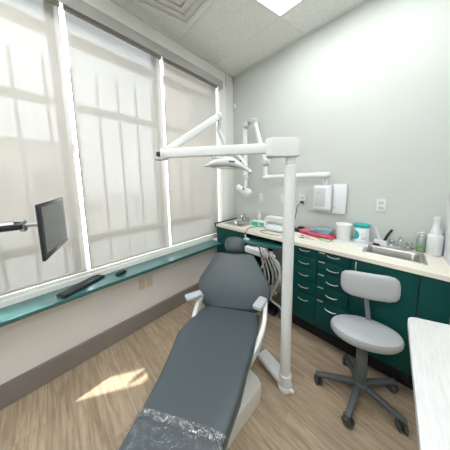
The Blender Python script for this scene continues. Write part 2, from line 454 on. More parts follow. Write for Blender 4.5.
vx0, vx1, vy0, vy1 = -1.387, -.873, .613, 1.102
t = T('ceiling_vent', ((vx0 + vx1) / 2 - .205, (vy0 + vy1) / 2, ZC - .02), 'square grey ceiling air vent of nested louvres above the valance', 'vent')
cx, cy = (vx0 + vx1) / 2, (vy0 + vy1) / 2; hx, hy = (vx1 - vx0) / 2, (vy1 - vy0) / 2
def sqring(bm, k0, z0, k1, z1, th=.004):
    def q(k, z): return [(cx - hx * k, cy - hy * k, z), (cx + hx * k, cy - hy * k, z), (cx + hx * k, cy + hy * k, z), (cx - hx * k, cy + hy * k, z)]
    a, b = ring(bm, q(k0, z0)), ring(bm, q(k1, z1)); c, d = ring(bm, q(k1, z1 + th)), ring(bm, q(k0, z0 + th))
    bridge(bm, a, b); bridge(bm, b, c); bridge(bm, c, d); bridge(bm, d, a)
t.part('backing', slant(box(B(), vx0 + .01, vx1 - .01, vy0 + .01, vy1 - .01, ZC - .008, ZC - .001)), 'soffit', smooth=False)
bm = B(); sqring(bm, 1.0, ZC - .006, .86, ZC - .006); t.part('frame', slant(bm), 'ventm', smooth=False)
for k in (.84, .62, .40):
    bm = B(); sqring(bm, k, ZC - .010, k - .13, ZC - .022, .003); t.part('louvre', slant(bm), 'ventm', smooth=False)
t.part('core', slant(box(B(), cx - hx * .2, cx + hx * .2, cy - hy * .2, cy + hy * .2, ZC - .022, ZC - .016, .002)), 'ventm')

t = T('wall_sensor', (-1.722, YB - .02, 2.55), 'small white sensor box high in the corner of the back wall', 'sensor')
t.part('housing', box(B(), -1.742, -1.706, YB - .025, YB - .0005, 2.515, 2.585, .006), 'wplast')
t.part('lens', box(B(), -1.734, -1.714, YB - .028, YB - .0252, 2.53, 2.55, .001), 'wgrey')

# ------------------------------------------------------------------ counter and cabinets
YC = 1.56       # cabinet face
CT0, CT1 = .87, .90
# countertop with two basin openings
LY = (1.64, 1.90); RY = (1.665, 1.90)
bm = B()
box(bm, -1.70, -1.655, 1.545, YB, CT0, CT1)
box(bm, -1.655, -1.335, 1.545, LY[0], CT0, CT1); box(bm, -1.655, -1.335, LY[1], YB, CT0, CT1)
box(bm, -1.335, -.145, 1.545, YB, CT0, CT1)
box(bm, -.145, .19, 1.545, RY[0], CT0, CT1); box(bm, -.145, .19, RY[1], YB, CT0, CT1)
box(bm, .19, XR, 1.545, YB, CT0, CT1)
w = T('worktop', (-.7, 1.77, CT0), 'long cream laminate worktop along the back wall', 'countertop')
w.part('surface', bm, 'counter', smooth=False)
w.part('end_edge', box(B(), -1.722, -1.7002, 1.54, YB - .001, CT0 - .01, CT1 + .012, .002), 'tealdark')

def basin(name, x0, x1, y0, y1, depth, label):
    t = T(name, ((x0 + x1) / 2, (y0 + y1) / 2, CT1), label, 'sink')
    bm = B(); z = CT1 + .004
    def q(g, zz, r): return [(x, y, zz) for x, y in rrect(x0 - g, x1 + g, y0 - g, y1 + g, r)]
    secs = [q(.014, CT1 + .0005, .02), q(.012, z, .02), q(-.008, z, .03), q(-.014, z - .01, .035), q(-.02, CT1 - depth + .02, .04), q(-.045, CT1 - depth, .04)]
    rs = [ring(bm, s) for s in secs]
    for a, b in zip(rs, rs[1:]): bridge(bm, a, b)
    bm.faces.new(rs[-1])
    t.part('bowl', bm, 'steel')
    t.part('drain', lathe(B(), ((x0 + x1) / 2, (y0 + y1) / 2, CT1 - depth), [(.03, .0005), (.03, .004), (.02, .005), (.012, .002)]), 'chrome')
    return t
basin('small_sink', -1.645, -1.345, 1.65, 1.89, .10, 'small stainless steel sink set in the left end of the worktop')
basin('sink', -.133, .178, 1.677, 1.888, .12, 'stainless steel sink in the worktop beside the spray bottle')

def cab(x0, x1, label, ztop=.868):
    t = T('base_cabinet', ((x0 + x1) / 2, YC + .2, 0), label, 'cabinet', 'dark teal cabinets under the worktop')
    bm = B(); box(bm, x0, x1, YC + .018, YB - .001, .15, ztop)
    box(bm, x0, x1, YC + .018, YC + .036, .15, .868)
    t.part('body', bm, 'teal', smooth=False)
    t.part('toe_kick', box(B(), x0, x1, 1.64, 1.66, 0, .15), 'toeblack', smooth=False)
    return t
def arc_handle(t, under, xc, z, w=.085):
    pts = [(xc - w / 2, YC - .001, z + .002), (xc - w / 2 + .008, YC - .009, z + .001), (xc - w * .2, YC - .015, z - .002), (xc + w * .2, YC - .015, z - .002), (xc + w / 2 - .008, YC - .009, z + .001), (xc + w / 2, YC - .001, z + .002)]
    t.part('handle', tube(B(), pts, .0036, 8, 5), 'nickel', under=under)
def drawers(t, x0, x1, tabs=True):
    zz = [.862, .782, .668, .553, .432, .16]; g = .0018
    hz = [.838, .722, .61, .492, .368]
    for k in range(5):
        d = t.part('drawer', box(B(), x0 + g, x1 - g, YC, YC + .0175, zz[k + 1] + g, zz[k] - g, .0015), 'teal')
        arc_handle(t, d, x0 + (x1 - x0) * (.60 if x0 < -.5 else .5), hz[k])
        if tabs:
            t.part('label_tab', box(B(), x0 + .012, x0 + .058, YC - .006, YC - .0002, zz[k] - .016, zz[k] - .005, .0015), 'nickel', under=d)
def bar_handle(t, under, x, z0, z1):
    t.part('handle', tube(B(), [(x, YC - .001, z0), (x, YC - .018, z0 + .01), (x, YC - .018, z1 - .01), (x, YC - .001, z1)], .0045, 8, 4), 'nickel', under=under)

t = cab(-1.70, -1.20, 'dark teal cabinet under the small left sink, behind the chair headrest', .78)
for x0, x1, hx_ in ((-1.70, -1.293, -1.33), (-1.293, -1.20, None)):
    d = t.part('door', box(B(), x0 + .002, x1 - .002, YC, YC + .0175, .155, .862, .0015), 'teal')
    if hx_: bar_handle(t, d, hx_, .60, .69)
t = cab(-.70, -.4335, 'dark teal five drawer cabinet immediately right of the white pole'); drawers(t, -.70, -.4335)
t = cab(-.4325, -.1965, 'dark teal five drawer cabinet nearest the left side of the stool'); drawers(t, -.4325, -.1965)
t = cab(-.1955, .1525, 'dark teal sink cabinet with plain doors behind the stool', .76)
d = t.part('door', box(B(), -.1935, .1505, YC, YC + .0175, .16, .862, .0015), 'teal'); bar_handle(t, d, -.165, .755, .845)
t = cab(.1535, XR - .001, 'dark teal cabinet at the far right end under the spray bottle', .76)
t.part('door', box(B(), .1555, XR - .003, YC, YC + .0175, .16, .862, .0015), 'teal')
t.part('seam_strip', box(B(), .1512, .1545, YC + .004, YC + .0178, .16, .862), 'toeblack', smooth=False)

# knee space: back panel, side panel and pull-out shelf
t = T('pull_out_shelf', (-.95, 1.6, .8), 'teal pull out shelf below the worktop behind the dental chair', 'shelf')
t.part('board', prism(B(), [(-1.195, 1.60), (-1.195, 1.47), (-1.09, 1.43), (-.705, 1.555), (-.705, 1.90), (-1.195, 1.90)], .795, .815, .002), 'tealsill')
t.part('runner', box(B(), -1.198, -1.19, 1.57, 1.98, .765, .793), 'silver'); t.part('runner', box(B(), -.712, -.703, 1.57, 1.98, .765, .793), 'silver')

# ------------------------------------------------------------------ dental delivery unit under the shelf with hoses
t = T('delivery_unit', (-.97, 1.5, 0), 'white dental handpiece unit with looping grey hoses behind the chair', 'dental unit')
hd = t.part('head', box(B(), -1.12, -.90, 1.42, 1.55, .700, .775, .02, 3), 'wplast')
t.part('column', cyl(B(), (-.95, 1.66, .0), (-.95, 1.66, .70), .035), 'black')
t.part('bracket', box(B(), -.99, -.91, 1.48, 1.70, .675, .699, .006), 'wgrey')
t.part('foot', box(B(), -1.07, -.83, 1.58, 1.76, .001, .04, .01), 'black')
t.part('holder', box(B(), -.90, -.76, 1.415, 1.45, .735, .765, .008), 'wgrey')
for k in range(5):
    x = -.91 + .034 * k
    h = t.part('handpiece', tube(B(), [(x - .01, 1.39, .83 - .006 * k), (x, 1.41, .78), (x + .004, 1.425, .72)], lambda s: .009 - .003 * abs(s - .4), 8, 4), ['silver', 'wgrey', 'wplast', 'silver', 'wgrey'][k])
    dx = .02 + .030 * k; low = [.42, .36, .30, .40, .46][k]
    pts = [(x + .004, 1.425, .72), (x + .03 + dx * .3, 1.42, .62), (x + .05 + dx * .2, 1.43, .5), (x + .02, 1.45, low), (x - .05, 1.5, low - .13), (x - .03, 1.56, .22 + .02 * k), (-.95 + .01 * k, 1.63, .3)]
    t.part('hose', tube(B(), pts, .0075, 8, 6), 'tube')
t.part('hose', tube(B(), [(-.80, 1.43, .74), (-.72, 1.43, .69), (-.705, 1.42, .56), (-.76, 1.42, .43), (-.80, 1.44, .30), (-.70, 1.45, .25), (-.66, 1.50, .10), (-.72, 1.56, .012)], .011, 8, 8), 'tube')
t.part('hose', tube(B(), [(-.86, 1.44, .74), (-.90, 1.43, .6), (-.98, 1.43, .5), (-1.0, 1.5, .3), (-.95, 1.62, .15)], .008, 8, 8), 'wgrey')
t.part('coupling', cyl(B(), (-.862, 1.405, .70), (-.856, 1.40, .72), .009), 'brick')
t.part('valve_box', box(B(), -.80, -.70, 1.60, 1.72, .001, .16, .01), 'sbase')

# ------------------------------------------------------------------ dental chair
O = V((-.822, .888, 0)); WS = V((.85, .52, 0)).normalized(); AS = V((.40, -.915, 0)); Z = V((0, 0, 1))
t = T('dental_chair', (-.72, .55, 0), 'slate grey upholstered dental chair reclined beside the white pole', 'dental chair')
seat = [(-.02, -.822, .898, .17, .445, .02), (0., -.822, .888, .205, .452, .046), (.13, -.785, .77, .228, .452, .048), (.26, -.737, .64, .236, .452, .048), (.38, -.672, .53, .212, .453, .046), (.52, -.606, .417, .196, .455, .044), (.66, -.549, .29, .178, .457, .04), (.82, -.485, .145, .165, .458, .038), (.97, -.425, .01, .155, .459, .036), (1.0, -.415, -.015, .13, .459, .02)]
bm = B(); loft(bm, [superell(V((x, y, z)) - WS * .008, WS, Z, hw + .012, ht, 32, 5 if 0 < i < 9 else 3) for i, (s, x, y, hw, z, ht) in enumerate(seat)])
cush = t.part('seat_cushion', bm, 'vinyl')
# plastic sleeve over the foot end
bm = B(); sl = seat[6:]
loft(bm, [superell(V((x, y, z)) - WS * .008, WS, Z, hw + .017 + (0.006 if i == 0 else 0), ht + .005 + random.uniform(0, .003), 32, 4.2) for i, (s, x, y, hw, z, ht) in enumerate(sl)], cap=False)
t.part('foot_cover', bm, 'film', label='clear plastic sleeve over the foot end')
# its hem: crumpled band
bm = B()
def bandsec(s, g):
    x = -.549 + .40 * s; y = .29 - .915 * s
    return superell(V((x, y, .457)) - WS * .008, WS, Z, .189 - .08 * max(s, 0) + g, .040 + g, 40, 4.2)
loft(bm, [[p + Z * random.uniform(0, .0016) for p in bandsec(s, g)] for s, g in ((-.006, .008), (.004, .0095), (.014, .008), (.022, .0085))], cap=False)
t.part('cover_hem', bm, 'hemfilm')
# backrest
BD = V((-.142, .192, .345)).normalized(); WB = V((.82, .57, 0)).normalized(); NB = BD.cross(WB).normalized()
O3 = V((-.822, .888, .50)) 
if NB.z < 0: NB = -NB
bk = [(-.012, .19, .02, 3), (.006, .222, .04, 3.4), (.05, .276, .046, 3.2), (.10, .296, .048, 3.2), (.155, .302, .048, 3.2), (.21, .286, .046, 3.2), (.27, .252, .044, 3.2), (.33, .216, .040, 3.2), (.385, .186, .036, 3.2), (.41, .172, .030, 3), (.422, .14, .012, 3)]
bm = B(); loft(bm, [superell(O3 + BD * s - NB * .045, WB, NB, hw, ht, 32, e) for s, hw, ht, e in bk])
t.part('backrest', bm, 'vinyl')
bm = B(); loft(bm, [superell(O3 + BD * s - NB * .105, WB, NB, hw * .86, .02, 24, 4) for s, hw, ht, e in bk[1:-1]])
t.part('back_shell', bm, 'warmw')
# headrest
hc = O3 + BD * .494 - NB * .03
bm = B(); loft(bm, [superell(hc + BD * s, WB, NB, .089 * k, .055 * k, 24, 2.4) for s, k in ((-.070, .45), (-.060, .76), (-.040, .94), (0, 1), (.040, .93), (.060, .72), (.070, .38))])
t.part('headrest', bm, 'vinyl')
t.part('headrest_post', box(B(), -.03, .03, -.006, .006, -.12, .05, .003, mtx=Matrix.Translation(hc - NB * .04 - BD * .04) @ Matrix((WB, NB, BD)).transposed().to_4x4()), 'silver')
# side frames (white) and armrests
def plate(c, ud, vd, nd, outline, th):
    """thick plate with an outline (u,v) in the plane ud,vd about c"""
    bm = B(); a = ring(bm, [c + ud * u + vd * v - nd * th / 2 for u, v in outline]); b = ring(bm, [c + ud * u + vd * v + nd * th / 2 for u, v in outline])
    bridge(bm, a, b); f0 = bm.faces.new(list(reversed(a))); f1 = bm.faces.new(b)
    bmesh.ops.bevel(bm, geom=list(set(f0.edges) | set(f1.edges)), offset=.004, segments=2, profile=.5, affect='EDGES'); return bm
AD = AS.normalized()
for sgn in (-1, 1):
    c = O + WS * (.245 * sgn) + Z * .0
    sf = [(-.02, .0, .575), (.03, .006, .52), (.08, .004, .47), (.14, -.010, .43), (.22, -.035, .395), (.30, -.075, .378)]
    pp = smooth_path([c + AD * a_ + WS * (b_ * sgn) + Z * z_ for a_, b_, z_ in sf], 5)
    bm = B(); secs = []
    for k, q in enumerate(pp):
        dd = (pp[min(k + 1, len(pp) - 1)] - pp[max(k - 1, 0)]).normalized(); uu = (WS - dd * WS.dot(dd)).normalized(); vv = dd.cross(uu)
        secs.append(superell(q, uu, vv, .017, .036 + .012 * k / len(pp), 16, 4))
    loft(bm, secs); t.part('side_frame', bm, 'white')
    pad = V(c) + WS * (.014 * sgn) + AD * (.02) + Z * .605
    if sgn < 0: pad = V((-1.03, .695, .608)) ; pd = V((-.28, -.96, 0))
    else: pad = V((-.625, .975, .600)); pd = V((.15, -.98, 0))
    pd = pd.normalized(); pw = pd.cross(Z).normalized()
    bm = B(); loft(bm, [superell(pad + pd * s, pw, Z, .032 * k, .014 * k, 20, 5) for s, k in ((-.060, .8), (-.053, .97), (-.02, 1), (.03, 1), (.056, .97), (.062, .8))])
    ar = t.part('armrest', bm, 'armpad')
    t.part('armrest_post', rodcap(B(), c + AD * .0 + Z * .54, pad - Z * .012, .016), 'armpad', under=ar)
# under-frame, lift arm and base
rot = Matrix.Rotation(math.atan2(AD.y, AD.x), 4, 'Z')
t.part('under_frame', box(B(), .0, .62, -.12, .12, .36, .405, .01, mtx=Matrix.Translation(O) @ rot), 'white')
t.part('lift_column', box(B(), .16, .42, -.10, .10, .12, .36, .03, 3, mtx=Matrix.Translation(O) @ rot), 'warmw')
bm = B()
pl = Matrix.Translation(V((-.705, .68, 0))) @ Matrix.Rotation(radians(-3), 4, 'Z')
prism(bm, rrect(-.155, .152, -.16, .215, .035), .0, .12, .014); bmesh.ops.transform(bm, matrix=pl, verts=bm.verts)
t.part('base_plate', bm, 'warmw')
t.part('foot_pedal', rodcap(B(), V((-.83, .30, .03)), V((-.79, .24, .03)), .028), 'wplast')

# ------------------------------------------------------------------ pole with the operating light
px, py = -.465, 1.05
t = T('dental_light', (px, py, 0), 'white floor pole carrying a swing arm and a dental operating light', 'dental light')
bm = B(); p0 = V((-.665, 1.10, 0)); 
dr = (V((px, py, 0)) - p0); a_ = math.atan2(dr.y, dr.x); L_ = dr.length
box(bm, -.03, L_, -.047, .047, .03, .075, .012, 3, mtx=Matrix.Translation(p0) @ Matrix.Rotation(a_, 4, 'Z'))
t.part('foot_arm', bm, 'white')
t.part('foot_collar', lathe(B(), (px, py, 0), [(.046, .0), (.050, .004), (.050, .03), (.047, .034), (.0435, .036), (.0435, .105), (.041, .115), (.036, .117)]), 'white')
t.part('lock_knob', rodcap(B(), (px + .045, py - .012, .035), (px + .07, py - .02, .035), .013), 'wplast')
pole = t.part('pole', cyl(B(), (px, py, .10), (px, py, 1.53), .0345, seg=32), 'white')
t.part('pole_neck', lathe(B(), (px, py, 1.50), [(.0355, 0), (.0355, .045), (.029, .05), (.029, .11)]), 'white')
# head box
E1 = V((-1.138, .556, 1.652)); hub = V((px - .01, py - .01, 1.657)); ad = (E1 - hub); ad.z = 0; al = ad.length; ad.normalize(); aw = Z.cross(ad).normalized()
bx_dir = V((.70, .71, 0)).normalized(); bxm = Matrix((bx_dir, V((-bx_dir.y, bx_dir.x, 0)), Z)).transposed().to_4x4()
bm = B(); prism(bm, rrect(-.150, .045, -.052, .052, .03, 6), -.053, .053, .012)
bmesh.ops.transform(bm, matrix=Matrix.Translation((px, py, 1.655)) @ bxm, verts=bm.verts)
t.part('arm_hub', bm, 'white')
st = hub + ad * .10
def barpart(name, p, q, w, h, m, bev=.008, h2=None):
    d = (q - p); L = d.length; x = d.normalized(); y = Z.cross(x).normalized(); z = x.cross(y); h2 = h2 or h
    bm = B(); loft(bm, [superell(p + x * s, y, z, w, hh, 16, 8) for s, hh in ((0, h * .92), (.006, h), (L - .006, h2), (L, h2 * .92))])
    return t.part(name, bm, m)
barpart('lower_arm', st, E1 + V((0, 0, .002)), .022, .031, 'white', h2=.030)
t.part('arm_end_joint', rodcap(B(), E1 - Z * .042 - ad * .02, E1 + Z * .012 - ad * .02, .024), 'wgrey')
t.part('arm_end_cap', box(B(), -.012, .02, -.016, .016, -.016, .014, .004, mtx=Matrix.Translation(E1 + ad * .014) @ Matrix((ad, aw, Z)).transposed().to_4x4()), 'bezel')
t.part('lock_lever', rodcap(B(), E1 + ad * .0 - Z * .04, E1 + ad * .05 - Z * .035, .007), 'silver')
EL = V((-1.065, 1.03, 1.998))
S0 = E1 + V((.035, .02, .02))
barpart('spring_arm', S0, EL - (EL - S0).normalized() * .02, .018, .025, 'white')
t.part('elbow_joint', rodcap(B(), EL - V((.02, .02, 0)) * .9, EL + V((.02, .02, 0)) * .9, .028), 'wplast')
LH = V((-1.02, 1.06, 1.635))
t.part('elbow_spring', rodcap(B(), EL - Z * .02, EL - Z * .085, .014), 'silver')
t.part('drop_link', tube(B(), [EL - Z * .075, EL + V((-.005, .0, -.12)), EL + V((.03, .02, -.22)), EL + V((.04, .02, -.32))], .017, 12, 6), 'wgrey')
# yoke and lamp head, long axis across the view
hx_ = V((.70, .70, -.07)).normalized(); hy_ = Z.cross(hx_).normalized(); hz_ = hx_.cross(hy_)
def HP(u, v, w_): return LH + hx_ * u + hy_ * v + hz_ * w_
bm = B(); loft(bm, [superell(HP(u, 0, w0), hy_, hz_, a1, b1, 20, 2.6) for u, w0, a1, b1 in ((-.185, -.058, .02, .004), (-.165, -.052, .045, .010), (-.12, -.034, .06, .026), (-.06, -.016, .066, .038), (0, -.008, .07, .042), (.06, -.014, .066, .040), (.12, -.036, .058, .028), (.165, -.062, .045, .012), (.185, -.068, .02, .005))])
hd = t.part('lamp_head', bm, 'white')
t.part('lamp_face', box(B(), -.12, .12, -.04, .04, -.066, -.060, .002, mtx=Matrix.Translation(LH) @ Matrix((hx_, hy_, hz_)).transposed().to_4x4()), 'wgrey', under=hd)
t.part('lamp_label', box(B(), .02, .07, .0, .002, -.007, .007, mtx=Matrix.Translation(LH) @ Matrix((hx_, hy_, hz_)).transposed().to_4x4() @ Matrix.Translation((0, -.071, -.012))), 'led', under=hd)
t.part('yoke', tube(B(), [HP(-.10, 0, .01), HP(-.095, 0, .06), HP(-.02, 0, .075), HP(.06, 0, .068), HP(.13, 0, .02), HP(.175, 0, -.05)], .014, 10, 6), 'wplast')
t.part('pivot', box(B(), -.085, -.01, -.062, .05, .0, .072, .012, 3, mtx=Matrix.Translation(LH) @ Matrix((hx_, hy_, hz_)).transposed().to_4x4()), 'wplast')
t.part('pivot_knob', rodcap(B(), HP(-.045, -.076, .045), HP(-.045, -.062, .045), .012), 'black')
t.part('handle', tube(B(), [HP(.16, 0, -.055), HP(.20, -.01, -.07), HP(.20, -.03, -.095)], .014, 10, 5), 'wgrey')
t.part('side_handle', rodcap(B(), HP(-.11, -.0, .01), HP(-.115, 0, .075), .006), 'bezel')
t.part('side_handle', rodcap(B(), HP(.12, 0, .0), HP(.12, 0, .07), .006), 'bezel')

# ------------------------------------------------------------------ wall-mounted x-ray unit
yx = 1.86
t = T('xray_unit', (-.50, YB, 1.12), 'white wall mounted dental x-ray with folding tube arm', 'x-ray unit')
wp = t.part('wall_plate', box(B(), -.665, -.315, YB - .03, YB - .0005, 1.135, 1.425, .008), 'wgrey')
bm = B(); box(bm, -.592, -.43, 1.885, YB - .0305, 1.165, 1.41, .02, 3)
cb = t.part('control_box', bm, 'wplast')
t.part('front_panel', box(B(), -.578, -.475, 1.8805, 1.8848, 1.20, 1.385, .002), 'wgrey', under=cb)
t.part('name_strip', box(B(), -.55, -.505, 1.879, 1.8804, 1.338, 1.346), 'armpad', under=cb)
t.part('display_panel', box(B(), -.425, -.318, 1.958, 1.9648, 1.135, 1.42, .003), 'wplast')
t.part('indicator', box(B(), -.415, -.408, 1.956, 1.9578, 1.185, 1.192), 'black')
t.part('mount_post', rodcap(B(), (-.495, yx + .07, 1.39), (-.495, yx + .07, 1.52), .022), 'wplast')
t.part('horizontal_arm', rodcap(B(), (-1.16, yx, 1.512), (-.455, yx + .03, 1.512), .0275, 24), 'wplast')
t.part('arm_end_cap', rodcap(B(), (-.47, yx + .03, 1.512), (-.44, yx + .03, 1.512), .031, 24), 'wgrey')
j1 = V((-1.13, yx, 1.50))
t.part('arm_riser', rodcap(B(), j1, j1 + V((0, 0, .14)), .024), 'wplast')
t.part('lower_joint', rodcap(B(), j1 + V((0, -.05, .19)), j1 + V((0, .045, .19)), .044, 24), 'wgrey')
j2 = V((-1.285, yx - .01, 2.20)); j2b = V((-1.375, yx - .02, 2.20))
t.part('upper_arm', rodcap(B(), j1 + V((0, 0, .2)), j2, .027), 'wplast')
t.part('elbow', rodcap(B(), j2 + V((0, -.045, 0)), j2 + V((0, .04, 0)), .038, 24), 'wgrey')
t.part('elbow', rodcap(B(), j2b + V((-.03, -.04, -.02)), j2b + V((-.03, .035, -.02)), .038, 24), 'wgrey')
t.part('elbow_bridge', rodcap(B(), j2, j2b + V((-.03, 0, 0)), .022), 'silver')
t.part('drop_arm', rodcap(B(), (-1.44, yx, 2.17), (-1.435, yx, 1.53), .03), 'wplast')
t.part('head_swivel', rodcap(B(), (-1.435, yx, 1.56), (-1.425, yx, 1.49), .034), 'wgrey')
t.part('head_fork', tube(B(), [(-1.43, yx, 1.50), (-1.425, yx, 1.43), (-1.44, yx - .01, 1.36)], .018, 10, 5), 'wplast')
th = t.part('tube_head', sphere(B(), (-1.40, yx - .02, 1.325), .062, 1.25, .9, .85), 'wplast')
t.part('cone', lathe(B(), (0, 0, 0), [(.03, 0), (.036, .02), (.036, .09), (.04, .095), (.04, .105)], 24, Matrix.Translation((-1.45, yx - .03, 1.345)) @ Matrix.Rotation(radians(-62), 4, 'Y')), 'wplast', under=th)
t.part('dial', rodcap(B(), (-1.41, yx - .08, 1.37), (-1.41, yx - .07, 1.37), .02), 'silver', under=th)
t.part('rear_cap', sphere(B(), (-1.325, yx - .02, 1.30), .03), 'wgrey', under=th)

# ------------------------------------------------------------------ wall plates
def outlet(x, z, label, w=.071, h=.112, m='wplast', plug=False):
    t = T('wall_outlet', (x, YB, z), label, 'outlet')
    p = t.part('cover_plate', box(B(), x - w / 2, x + w / 2, YB - .007, YB - .0005, z - h / 2, z + h / 2, .003), m)
    for dz in (.022, -.022):
        s = t.part('socket', box(B(), x - .017, x + .017, YB - .0095, YB - .0071, z + dz - .014, z + dz + .014, .002), 'wgrey', under=p)
    return t
outlet(-.07, 1.236, 'white double wall outlet above the sink, right of the x-ray control box', w=.062)
outlet(-.735, 1.25, 'white wall outlet with a black plug, just right of the pole')
t = T('light_switch', (-1.273, YB, 1.25), 'narrow white wall switch above the mint printed box', 'switch')
p = t.part('cover_plate', box(B(), -1.303, -1.243, YB - .007, YB - .0005, 1.188, 1.308, .003), 'wplast')
t.part('rocker', box(B(), -1.285, -1.261, YB - .011, YB - .0071, 1.22, 1.276, .002), 'wplast', under=p)
t = T('light_switch', (-.955, YB, 1.25), 'white wall switch partly hidden just left of the pole', 'switch')
p = t.part('cover_plate', box(B(), -.99, -.92, YB - .007, YB - .0005, 1.185, 1.31, .003), 'wplast')
t.part('rocker', box(B(), -.967, -.943, YB - .011, YB - .0071, 1.22, 1.276, .002), 'wplast', under=p)
for y0, lab in ((.545, 'beige wall outlet under the sill, left of the pair'), (.617, 'beige wall outlet under the sill, right of the pair')):
    t = T('wall_outlet', (XW, y0 + .03, .45), lab, 'outlet', 'beige outlets on the low wall')
    p = t.part('cover_plate', box(B(), XW + .0005, XW + .007, y0, y0 + .062, .39, .505, .002), 'beige')
    for dz in (.43, .467): t.part('socket', box(B(), XW + .0071, XW + .010, y0 + .016, y0 + .046, dz - .012, dz + .012, .002), 'beige', under=p)

# ------------------------------------------------------------------ things on the worktop
def faucet(name, x, y, label, s=1.0, dirx=0):
    t = T(name, (x, y, CT1), label, 'faucet'); z = CT1
    t.part('base', box(B(), x - .055 * s, x + .055 * s, y - .016, y + .016, z + .0055, z + .022, .006), 'chrome')
    t.part('spout', tube(B(), [(x, y, z + .02), (x, y, z + .06 * s), (x + dirx * .01, y - .02, z + .085 * s), (x + dirx * .03, y - .07, z + .08 * s), (x + dirx * .035, y - .09, z + .06 * s)], .011, 12, 6), 'chrome')
    for q in (-1, 1):
        t.part('knob', lathe(B(), (x + q * .042 * s, y, z + .022), [(.012, 0), (.009, .012), (.018, .018), (.019, .036), (.012, .042)], 16), 'chrome')
faucet('small_faucet', -1.49, 1.93, 'small chrome faucet behind the left sink', 1.25, 0)
faucet('faucet', .063, 1.938, 'chrome faucet behind the sink beside the soap bottle', 1.15, 0)

# pump bottle near the tissue box
def pump_bottle(x, y, z, r, h, label, m, cap, nm='pump_bottle', liquid=None):
    t = T(nm, (x, y, z), label, 'bottle')
    t.part('body', lathe(B(), (x, y, z), [(r * .9, .0005), (r, .006), (r, h * .6), (r * .8, h * .72), (r * .4, h * .78), (r * .4, h * .82)]), m)
    if liquid:
        t.part('label_band', lathe(B(), (x, y, z), [(r * 1.01, h * .10), (r * 1.02, h * .11), (r * 1.02, h * .36), (r * 1.01, h * .37)]), liquid)
    t.part('pump', lathe(B(), (x, y, z), [(r * .45, h * .8), (r * .45, h * .87), (r * .15, h * .88), (r * .15, h * .95), (r * .4, h * .955), (r * .4, h)], 16), cap)
    t.part('nozzle', tube(B(), [(x, y, z + h * .975), (x - r * .6, y - r * .5, z + h * .975), (x - r * 1.0, y - r * .8, z + h * .95)], r * .12, 8, 4), cap)
    return t
pump_bottle(-1.275, 1.955, CT1, .028, .17, 'white pump bottle by the back wall behind the boxes', 'wplast', 'wplast')
t = T('printed_box', (-1.17, 1.84, CT1), 'mint and white printed carton on the worktop right of the small sink', 'box')
mt = Matrix.Translation((-1.165, 1.84, CT1)) @ Matrix.Rotation(radians(8), 4, 'Z')
t.part('carton', box(B(), -.125, .085, -.045, .045, .0005, .066, .002, mtx=mt), 'paperw')
t.part('print_band', box(B(), -.120, -.028, -.0465, -.0452, .006, .060, mtx=mt), 'mint'); t.part('print_band', box(B(), -.018, .05, -.0465, -.0452, .016, .056, mtx=mt), 'mint')
t = T('glove_box', (-.995, 1.89, CT1), 'white glove box with a teal end between the carton and the pole', 'box')
mt2 = Matrix.Translation((-.985, 1.905, CT1)) @ Matrix.Rotation(radians(-6), 4, 'Z')
t.part('carton', box(B(), -.10, .10, -.055, .055, .0005, .075, .002, mtx=mt2), 'wgrey'); t.part('print_band', box(B(), .02, .09, -.0565, -.0552, .012, .062, mtx=mt2), 'mint')
t = T('paper_towels', (-1.06, 1.91, CT1 + .0755), 'folded stack of white paper towels lying on top of the glove box', 'paper towels')
bm = B()
for k in range(5): box(bm, -.13 + .004 * k, .10 - .006 * k, -.06, .06, .0 + .011 * k, .0095 + .011 * k, .003, mtx=Matrix.Translation((-1.005, 1.905, CT1 + .0760)) @ Matrix.Rotation(radians(4 - k), 4, 'Z'))
t.part('sheets', bm, 'paperw')
t = T('curing_device', (-.915, 1.745, CT1), 'rounded white desktop device with a cable beside the pole', 'device')
bm = B(); loft(bm, [superell(V((-.93 + s, 1.745, CT1 + .036)), V((0, 1, 0)), Z, .055 * k, .034 * k, 20, 2.8) for s, k in ((-.105, .5), (-.085, .85), (-.04, 1), (.04, 1), (.085, .8), (.10, .5))])
t.part('housing', bm, 'wplast')
t.part('button_panel', box(B(), -.98, -.90, 1.72, 1.77, CT1 + .067, CT1 + .071, .001), 'wgrey')
t.part('cable', tube(B(), [(-1.02, 1.74, CT1 + .02), (-1.08, 1.72, CT1 + .03), (-1.15, 1.66, CT1 + .028), (-1.18, 1.58, CT1 + .02), (-1.185, 1.525, CT1 - .03), (-1.17, 1.50, .83)], .004, 8, 8), 'cable')
t.part('cable', tube(B(), [(-1.0, 1.71, CT1 + .012), (-1.04, 1.62, CT1 + .006), (-.96, 1.585, CT1 + .006), (-.84, 1.60, CT1 + .008), (-.78, 1.66, CT1 + .008)], .003, 8, 8), 'cable')
t = T('instrument_rest', (-1.15, 1.5, .8155), 'small white instrument on the teal pull out shelf', 'instrument')
t.part('base', prism(B(), rrect(-1.185, -1.115, 1.485, 1.525, .015), .8155, .828, .003), 'wplast')
t.part('neck', rodcap(B(), (-1.155, 1.505, .827), (-1.165, 1.50, .875), .009), 'wgrey')
# adapter with cord to outlet
t = T('power_adapter', (-.685, 1.905, CT1), 'black power adapter with its cord plugged in above', 'adapter')
t.part('brick', box(B(), -.785, -.715, 1.87, 1.925, CT1 + .0005, CT1 + .034, .005), 'black')
t.part('brick', box(B(), -.755, -.69, 1.935, 1.98, CT1 + .0005, CT1 + .045, .005), 'black')
t.part('plug', box(B(), -.747, -.708, YB - .04, YB - .0096, 1.21, 1.235, .006), 'black')
t.part('cord', tube(B(), [(-.742, YB - .03, 1.215), (-.775, YB - .035, 1.17), (-.785, YB - .03, 1.10), (-.80, YB - .03, 1.02), (-.80, YB - .05, .96), (-.765, YB - .08, .925), (-.745, 1.89, .92)], .0035, 8, 8), 'cable')
